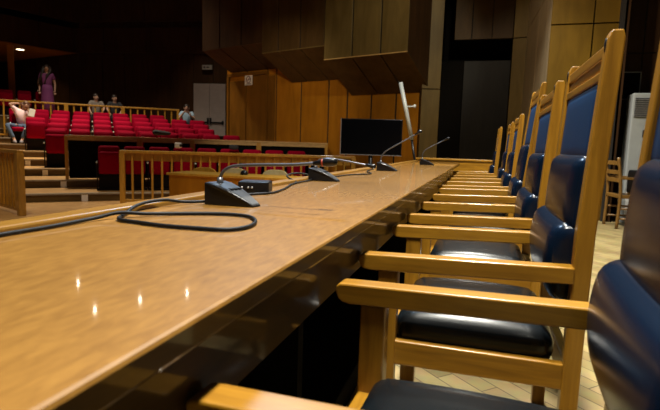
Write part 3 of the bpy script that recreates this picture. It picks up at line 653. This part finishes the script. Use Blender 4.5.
# ------------------------------------------------------------------ people
def skin(verts, edges, sub=2):
    """verts: list of (co, radius); returns mesh grown by a skin modifier"""
    me = bpy.data.meshes.new('sk'); me.from_pydata([v[0] for v in verts], edges, []); ob = bpy.data.objects.new('sk', me); COL.objects.link(ob)
    sm = ob.modifiers.new('s', 'SKIN'); sm.use_smooth_shade = True
    for i, v in enumerate(verts):
        rr = v[1] if isinstance(v[1], tuple) else (v[1], v[1])
        me.skin_vertices[0].data[i].radius = rr
        me.skin_vertices[0].data[i].use_root = (i == 0)
    ss = ob.modifiers.new('u', 'SUBSURF'); ss.levels = sub
    bpy.context.view_layer.update(); dg = bpy.context.evaluated_depsgraph_get()
    out = bpy.data.meshes.new_from_object(ob.evaluated_get(dg)); bpy.data.objects.remove(ob); bpy.data.meshes.remove(me)
    return out
def person(label, loc, rz, J, shirt, trouser, hair='short', hair_m='hair', long_skirt=False):
    """J: joints in local space, the person faces -y"""
    t = thing('person', label, 'person', loc, rz)
    V = []; E = []; ix = {}
    def add(n, r, frm=None):
        ix[n] = len(V); V.append((J[n], r))
        if frm: E.append((ix[frm], ix[n]))
    add('pelvis', (0.13, 0.10)); add('waist', (0.115, 0.09), 'pelvis'); add('chest', (0.135, 0.10), 'waist'); add('neck', 0.052, 'chest'); add('jaw', (0.064, 0.075), 'neck'); add('skull', (0.082, 0.098), 'jaw'); add('crown', (0.060, 0.07), 'skull')
    for s in 'lr':
        add('shoulder_'+s, 0.056, 'chest'); add('elbow_'+s, 0.040, 'shoulder_'+s); add('wrist_'+s, 0.027, 'elbow_'+s); add('palm_'+s, (0.036, 0.02), 'wrist_'+s)
        add('hip_'+s, 0.088, 'pelvis'); add('knee_'+s, 0.058, 'hip_'+s); add('ankle_'+s, 0.037, 'knee_'+s); add('toe_'+s, 0.032, 'ankle_'+s)
    body = MB(); me = skin(V, E); body.bm.from_mesh(me); bpy.data.meshes.remove(me)
    # nose, ears and the fingers join the body mesh
    sk = Vector(J['skull']); jw = Vector(J['jaw']); up = (Vector(J['crown'])-jw).normalized(); fw = Vector(J.get('face', (0, -1, 0))); fw = (fw-up*fw.dot(up)).normalized(); sd = fw.cross(up)
    fc = (sk+jw)/2
    body.tube([fc+fw*0.085+up*0.035, fc+fw*0.105+up*0.005, fc+fw*0.118-up*0.012, fc+fw*0.09-up*0.018], [0.010, 0.013, 0.016, 0.008], 8)
    for s in (-1, 1): body.ball(fc+sd*0.083*s, (0.016, 0.024, 0.032), n=8)
    for s in 'lr':
        w = Vector(J['wrist_'+s]); pm = Vector(J['palm_'+s]); d = (pm-w).normalized(); side = d.cross(Vector((0, 1, 0.2))).normalized(); cur = side.cross(d)*(-1)
        for k, ln in enumerate((0.072, 0.082, 0.076, 0.060)):
            o_ = pm + side*(k-1.5)*0.019 + d*0.012
            body.tube([o_, o_+d*ln*0.55, o_+d*ln*0.85+cur*0.018, o_+d*ln*0.92+cur*0.034], [0.0095, 0.009, 0.008, 0.006], 6)
        o_ = w+d*0.025+side*(-0.026); body.tube([o_, o_-side*0.028+d*0.03, o_-side*0.03+d*0.06+cur*0.01], [0.012, 0.010, 0.007], 6)
    for f_ in body.bm.faces: f_.smooth = True; f_.material_index = 0
    body.build('body', M['skin'], t)
    # clothes
    def cloth(name, items, links, m):
        me = skin(items, links)
        for p_ in me.polygons: p_.use_smooth = True
        me.materials.append(m); o = bpy.data.objects.new(name, me); COL.objects.link(o); o.parent = t; return o
    def mid(a, b_, f_): return tuple(Vector(J[a]).lerp(Vector(J[b_]), f_))
    cloth('shirt', [(J['chest'], (0.175, 0.140)), (mid('waist', 'chest', 0.45), (0.165, 0.135)), (mid('pelvis', 'waist', 0.1), (0.165, 0.135)), (mid('chest', 'neck', 0.55), 0.075),
                    (J['shoulder_l'], 0.08), (mid('shoulder_l', 'elbow_l', 0.62), 0.066), (J['shoulder_r'], 0.08), (mid('shoulder_r', 'elbow_r', 0.62), 0.066)],
          [(0, 1), (1, 2), (0, 3), (0, 4), (4, 5), (0, 6), (6, 7)], M[shirt])
    if long_skirt:
        fz = J['ankle_l'][2]; px_, py_, pz_ = J['pelvis']
        b = MB(); b.tube([(px_, py_, pz_+0.12), (px_, py_, pz_-0.05), (px_, py_, pz_-0.4), (px_, py_, fz+0.05)], [0.145, 0.175, 0.20, 0.24], 20); b.build('skirt', M[trouser], t)
    else:
        cloth('trousers', [(J['pelvis'], (0.142, 0.112))]+[(J['hip_l'], 0.1), (J['knee_l'], 0.07), (mid('knee_l', 'ankle_l', 0.9), 0.055), (J['hip_r'], 0.1), (J['knee_r'], 0.07), (mid('knee_r', 'ankle_r', 0.9), 0.055)],
              [(0, 1), (1, 2), (2, 3), (0, 4), (4, 5), (5, 6)], M[trouser])
    for s in 'lr':
        a = Vector(J['ankle_'+s]); c = Vector(J['toe_'+s]); b = MB(); b.tube([a+Vector((0, 0.06, -0.045)), a+Vector((0, 0.0, -0.04)), c, c+(c-a).normalized()*0.035], [0.04, 0.048, 0.042, 0.02], 10); b.build('shoe', M['shoe'], t)
    b = MB()
    for s in (-1, 1): b.ball(fc+fw*0.083+up*0.034+sd*0.032*s, 0.008, n=8)
    b.build('eyes', M['black'], t)
    b = MB(); b.ball(fc+fw*0.083-up*0.05, (0.024, 0.01, 0.008), n=8); b.build('mouth', M['sign_ink'], t)
    b = MB()
    hc = sk+up*0.028-fw*0.022
    b.ball(hc, (0.094, 0.104, 0.092), n=14)
    if hair == 'long':
        for k in range(9):
            ang = PI*(k/8)-PI/2; o_ = hc+sd*0.085*math.sin(ang)-fw*0.07*math.cos(ang)
            b.tube([o_+up*0.02, o_-up*0.14+sd*0.03*math.sin(ang), o_-up*0.32+fw*0.02+sd*0.08, o_-up*0.60+fw*0.03+sd*0.16], [0.045, 0.06, 0.06, 0.025], 8)
    elif hair == 'bob':
        for k in range(7):
            ang = PI*(k/6)-PI/2; o_ = hc+sd*0.08*math.sin(ang)-fw*0.06*math.cos(ang)
            b.tube([o_+up*0.02, o_-up*0.07, o_-up*0.13], [0.035, 0.038, 0.015], 8)
    b.build('hair', M[hair_m], t)
    return t
# woman in pink, seated with one arm raised behind her head
Jw = dict(pelvis=(0.02, 0.02, 0.53), waist=(0.04, 0.03, 0.70), chest=(0.06, 0.02, 0.92), neck=(0.10, 0.0, 1.06), jaw=(0.15, -0.05, 1.12), skull=(0.17, -0.04, 1.19), crown=(0.175, -0.03, 1.245),
          shoulder_l=(-0.10, 0.02, 1.02), elbow_l=(-0.27, -0.02, 1.19), wrist_l=(-0.05, 0.06, 1.22), palm_l=(0.02, 0.09, 1.215),
          shoulder_r=(0.22, 0.02, 0.97), elbow_r=(0.30, -0.16, 0.76), wrist_r=(0.23, -0.22, 0.98), palm_r=(0.22, -0.20, 1.05),
          hip_l=(-0.07, -0.02, 0.50), knee_l=(-0.34, -0.40, 0.56), ankle_l=(-0.16, -0.46, 0.11), toe_l=(-0.14, -0.60, 0.05),
          hip_r=(0.11, -0.02, 0.50), knee_r=(0.17, -0.44, 0.52), ankle_r=(0.03, -0.42, 0.12), toe_r=(0.0, -0.58, 0.05), face=(0.1, -1, -0.05))
person('woman in pink top and jeans seated with arm raised, by the upper left rail', pol(16.98, 48.75, ZK[5]), R(48.75), Jw, 'pink', 'jeans', 'bob', 'hair_brown').scale = (0.94, 0.94, 0.94)
b = MB(); b.box((-0.075, -0.003, -0.11), (0.075, 0.003, 0.11)); o = b.build('paper_sheet', M['paper']); 
q = Vector(pol(16.98, 48.75, ZK[5])) + Matrix.Rotation(R(48.75), 3, 'Z') @ Vector((0.295, -0.235, 0.89)); o.location = q; o.rotation_euler = (R(-8), R(14), R(48.75))
tag(o, 'white sheet of paper held by the woman in pink', 'paper')
Js = dict(pelvis=(0, 0.02, 0.53), waist=(0, 0.03, 0.70), chest=(0, 0.0, 0.93), neck=(0, -0.02, 1.07), jaw=(0, -0.06, 1.13), skull=(0, -0.05, 1.20), crown=(0, -0.04, 1.26),
          shoulder_l=(-0.17, 0, 1.0), elbow_l=(-0.24, -0.16, 0.80), wrist_l=(-0.09, -0.24, 1.02), palm_l=(-0.05, -0.22, 1.08),
          shoulder_r=(0.17, 0, 1.0), elbow_r=(0.25, -0.14, 0.80), wrist_r=(0.12, -0.28, 0.92), palm_r=(0.08, -0.27, 0.98),
          hip_l=(-0.09, -0.02, 0.50), knee_l=(-0.12, -0.44, 0.52), ankle_l=(-0.12, -0.40, 0.11), toe_l=(-0.12, -0.55, 0.05),
          hip_r=(0.09, -0.02, 0.50), knee_r=(0.12, -0.44, 0.52), ankle_r=(0.12, -0.40, 0.11), toe_r=(0.12, -0.55, 0.05), face=(0, -1, 0))
person('man in light blue shirt seated by the rail end near the grey double door', pol(17.98, 33.0, ZK[6]), R(33.0), Js, 'blue_cloth', 'dark_cloth')
Jp = dict(Js); Jp['face'] = (0.6, -1, 0); Jp['wrist_l'] = (-0.16, -0.36, 0.62); Jp['palm_l'] = (-0.14, -0.43, 0.60); Jp['wrist_r'] = (0.16, -0.36, 0.62); Jp['palm_r'] = (0.14, -0.43, 0.60)
person('person in pale shirt seated behind the middle of the upper rail', pol(19.33, 42.0, ZK[7]), R(42.0), Jp, 'pale_cloth', 'dark_cloth')
person('person in dark clothes seated behind the upper rail, right of the pale shirt', pol(19.33, 40.25, ZK[7]), R(40.25), Jp, 'dark_cloth', 'dark_cloth')
Jst = dict(pelvis=(0, 0, 0.98), waist=(0, 0.0, 1.14), chest=(0, 0.0, 1.36), neck=(0, 0.0, 1.53), jaw=(0, -0.03, 1.60), skull=(0, -0.02, 1.67), crown=(0, -0.01, 1.74),
           shoulder_l=(-0.17, 0, 1.44), elbow_l=(-0.24, 0.02, 1.16), wrist_l=(-0.23, -0.06, 0.92), palm_l=(-0.23, -0.08, 0.85),
           shoulder_r=(0.17, 0, 1.44), elbow_r=(0.24, 0.02, 1.16), wrist_r=(0.23, -0.06, 0.92), palm_r=(0.23, -0.08, 0.85),
           hip_l=(-0.09, 0, 0.92), knee_l=(-0.10, -0.02, 0.50), ankle_l=(-0.10, 0.02, 0.09), toe_l=(-0.10, -0.14, 0.04),
           hip_r=(0.09, 0, 0.92), knee_r=(0.10, -0.02, 0.50), ankle_r=(0.10, 0.02, 0.09), toe_r=(0.10, -0.14, 0.04), face=(-0.1, -1, 0))
person('woman in purple with long dark hair standing behind the upper rail', pol(19.95, 46.35, 1.62), R(46.35), Jst, 'purple', 'purple', 'long', 'hair', True)

# ------------------------------------------------------------------ light
W = bpy.data.worlds.new('world'); S.world = W; W.use_nodes = True
W.node_tree.nodes['Background'].inputs['Color'].default_value = (0.70, 0.70, 0.75, 1); W.node_tree.nodes['Background'].inputs['Strength'].default_value = 0.02
def area(name, loc, size, power, color, target=None, spread=115):
    l = bpy.data.lights.new(name, 'AREA'); l.shape = 'RECTANGLE'; l.size, l.size_y = size; l.energy = power; l.color = color
    l.spread = R(spread)
    o = bpy.data.objects.new(name, l); COL.objects.link(o); o.location = loc
    if target is not None: o.rotation_euler = (Vector(target)-Vector(loc)).to_track_quat('-Z', 'Y').to_euler()
    return o
def spot(name, loc, target, power, color, angle=60, radius=0.06, blend=0.5):
    l = bpy.data.lights.new(name, 'SPOT'); l.energy = power; l.color = color; l.spot_size = R(angle); l.spot_blend = blend; l.shadow_soft_size = radius
    o = bpy.data.objects.new(name, l); COL.objects.link(o); o.location = loc
    o.rotation_euler = (Vector(target)-Vector(loc)).to_track_quat('-Z', 'Y').to_euler(); return o
WARM = (1, 0.84, 0.62); STAGE = (1.0, 0.96, 0.84)
for i, (x, y) in enumerate(((-0.1, 0.9), (-0.1, 3.6), (-0.1, 6.2))):
    area('stage_ceiling_light', (x, y, 4.4), (0.35, 0.6), 158, STAGE)
area('cool_sheen_fill', (-3.2, 7.2, 6.2), (0.9, 0.9), 85, (0.55, 0.75, 1.0), (-0.2, 2.0, 0.8))  # unseen fill added for the desk sheen and the blue on the leather
for i, (x, y, z) in enumerate(((-10.19, 15.67, 6.2), (-11.23, 14.34, 6.2), (-11.89, 12.92, 6.2), (-14.75, 15.19, 6.2))):
    spot('hall_ceiling_spot', (x, y, z), (x+3.0, y-3.6, 0), 5, WARM, 95, 0.025)
area('hall_ceiling_light', (-10.9, 11.0, 8.6), (1.2, 1.2), 330, WARM, (-10.7, 10.8, 0.5), 88)
spot('side_wall_spot', (-3.0, 5.4, 3.6), (-5.1, 12.3, 1.5), 520, WARM, 42, 0.10, 0.8)
area('gallery_light', (-17.2, 15.2, 4.1), (0.3, 0.3), 9, (1, 0.72, 0.36))
spot('stage_end_fill', (-0.5, 4.8, 5.2), (0.75, 9.0, 2.0), 430, WARM, 54, 0.10)  # unseen fill added to lift the pilasters, splay and right wall
spot('wall_box_spot', (0.4, 5.0, 4.9), (-1.5, 9.8, 3.3), 470, (1, 0.93, 0.72), 36, 0.10, 0.6)
spot('balustrade_fill', (-4.1, 7.0, 5.6), (-4.7, 8.3, 0), 640, WARM, 48, 0.10, 0.9)  # added fill with no known fixture, brightens the balustrade
spot('door_fill', (-8.2, 13.2, 6.6), (-9.9, 16.7, 2.0), 210, WARM, 44, 0.10, 0.9)  # added fill, no lamp known here, lifts the grey double door
spot('side_rail_fill', (-5.9, 4.6, 5.6), (-7.0, 6.1, 0.2), 480, WARM, 44, 0.10, 0.9)  # extra fill put in for the left slatted rail, source unseen

v = S.view_settings; v.view_transform = 'Standard'; v.look = 'None'; v.exposure = 0.0; v.gamma = 1.0; v.use_curve_mapping = False
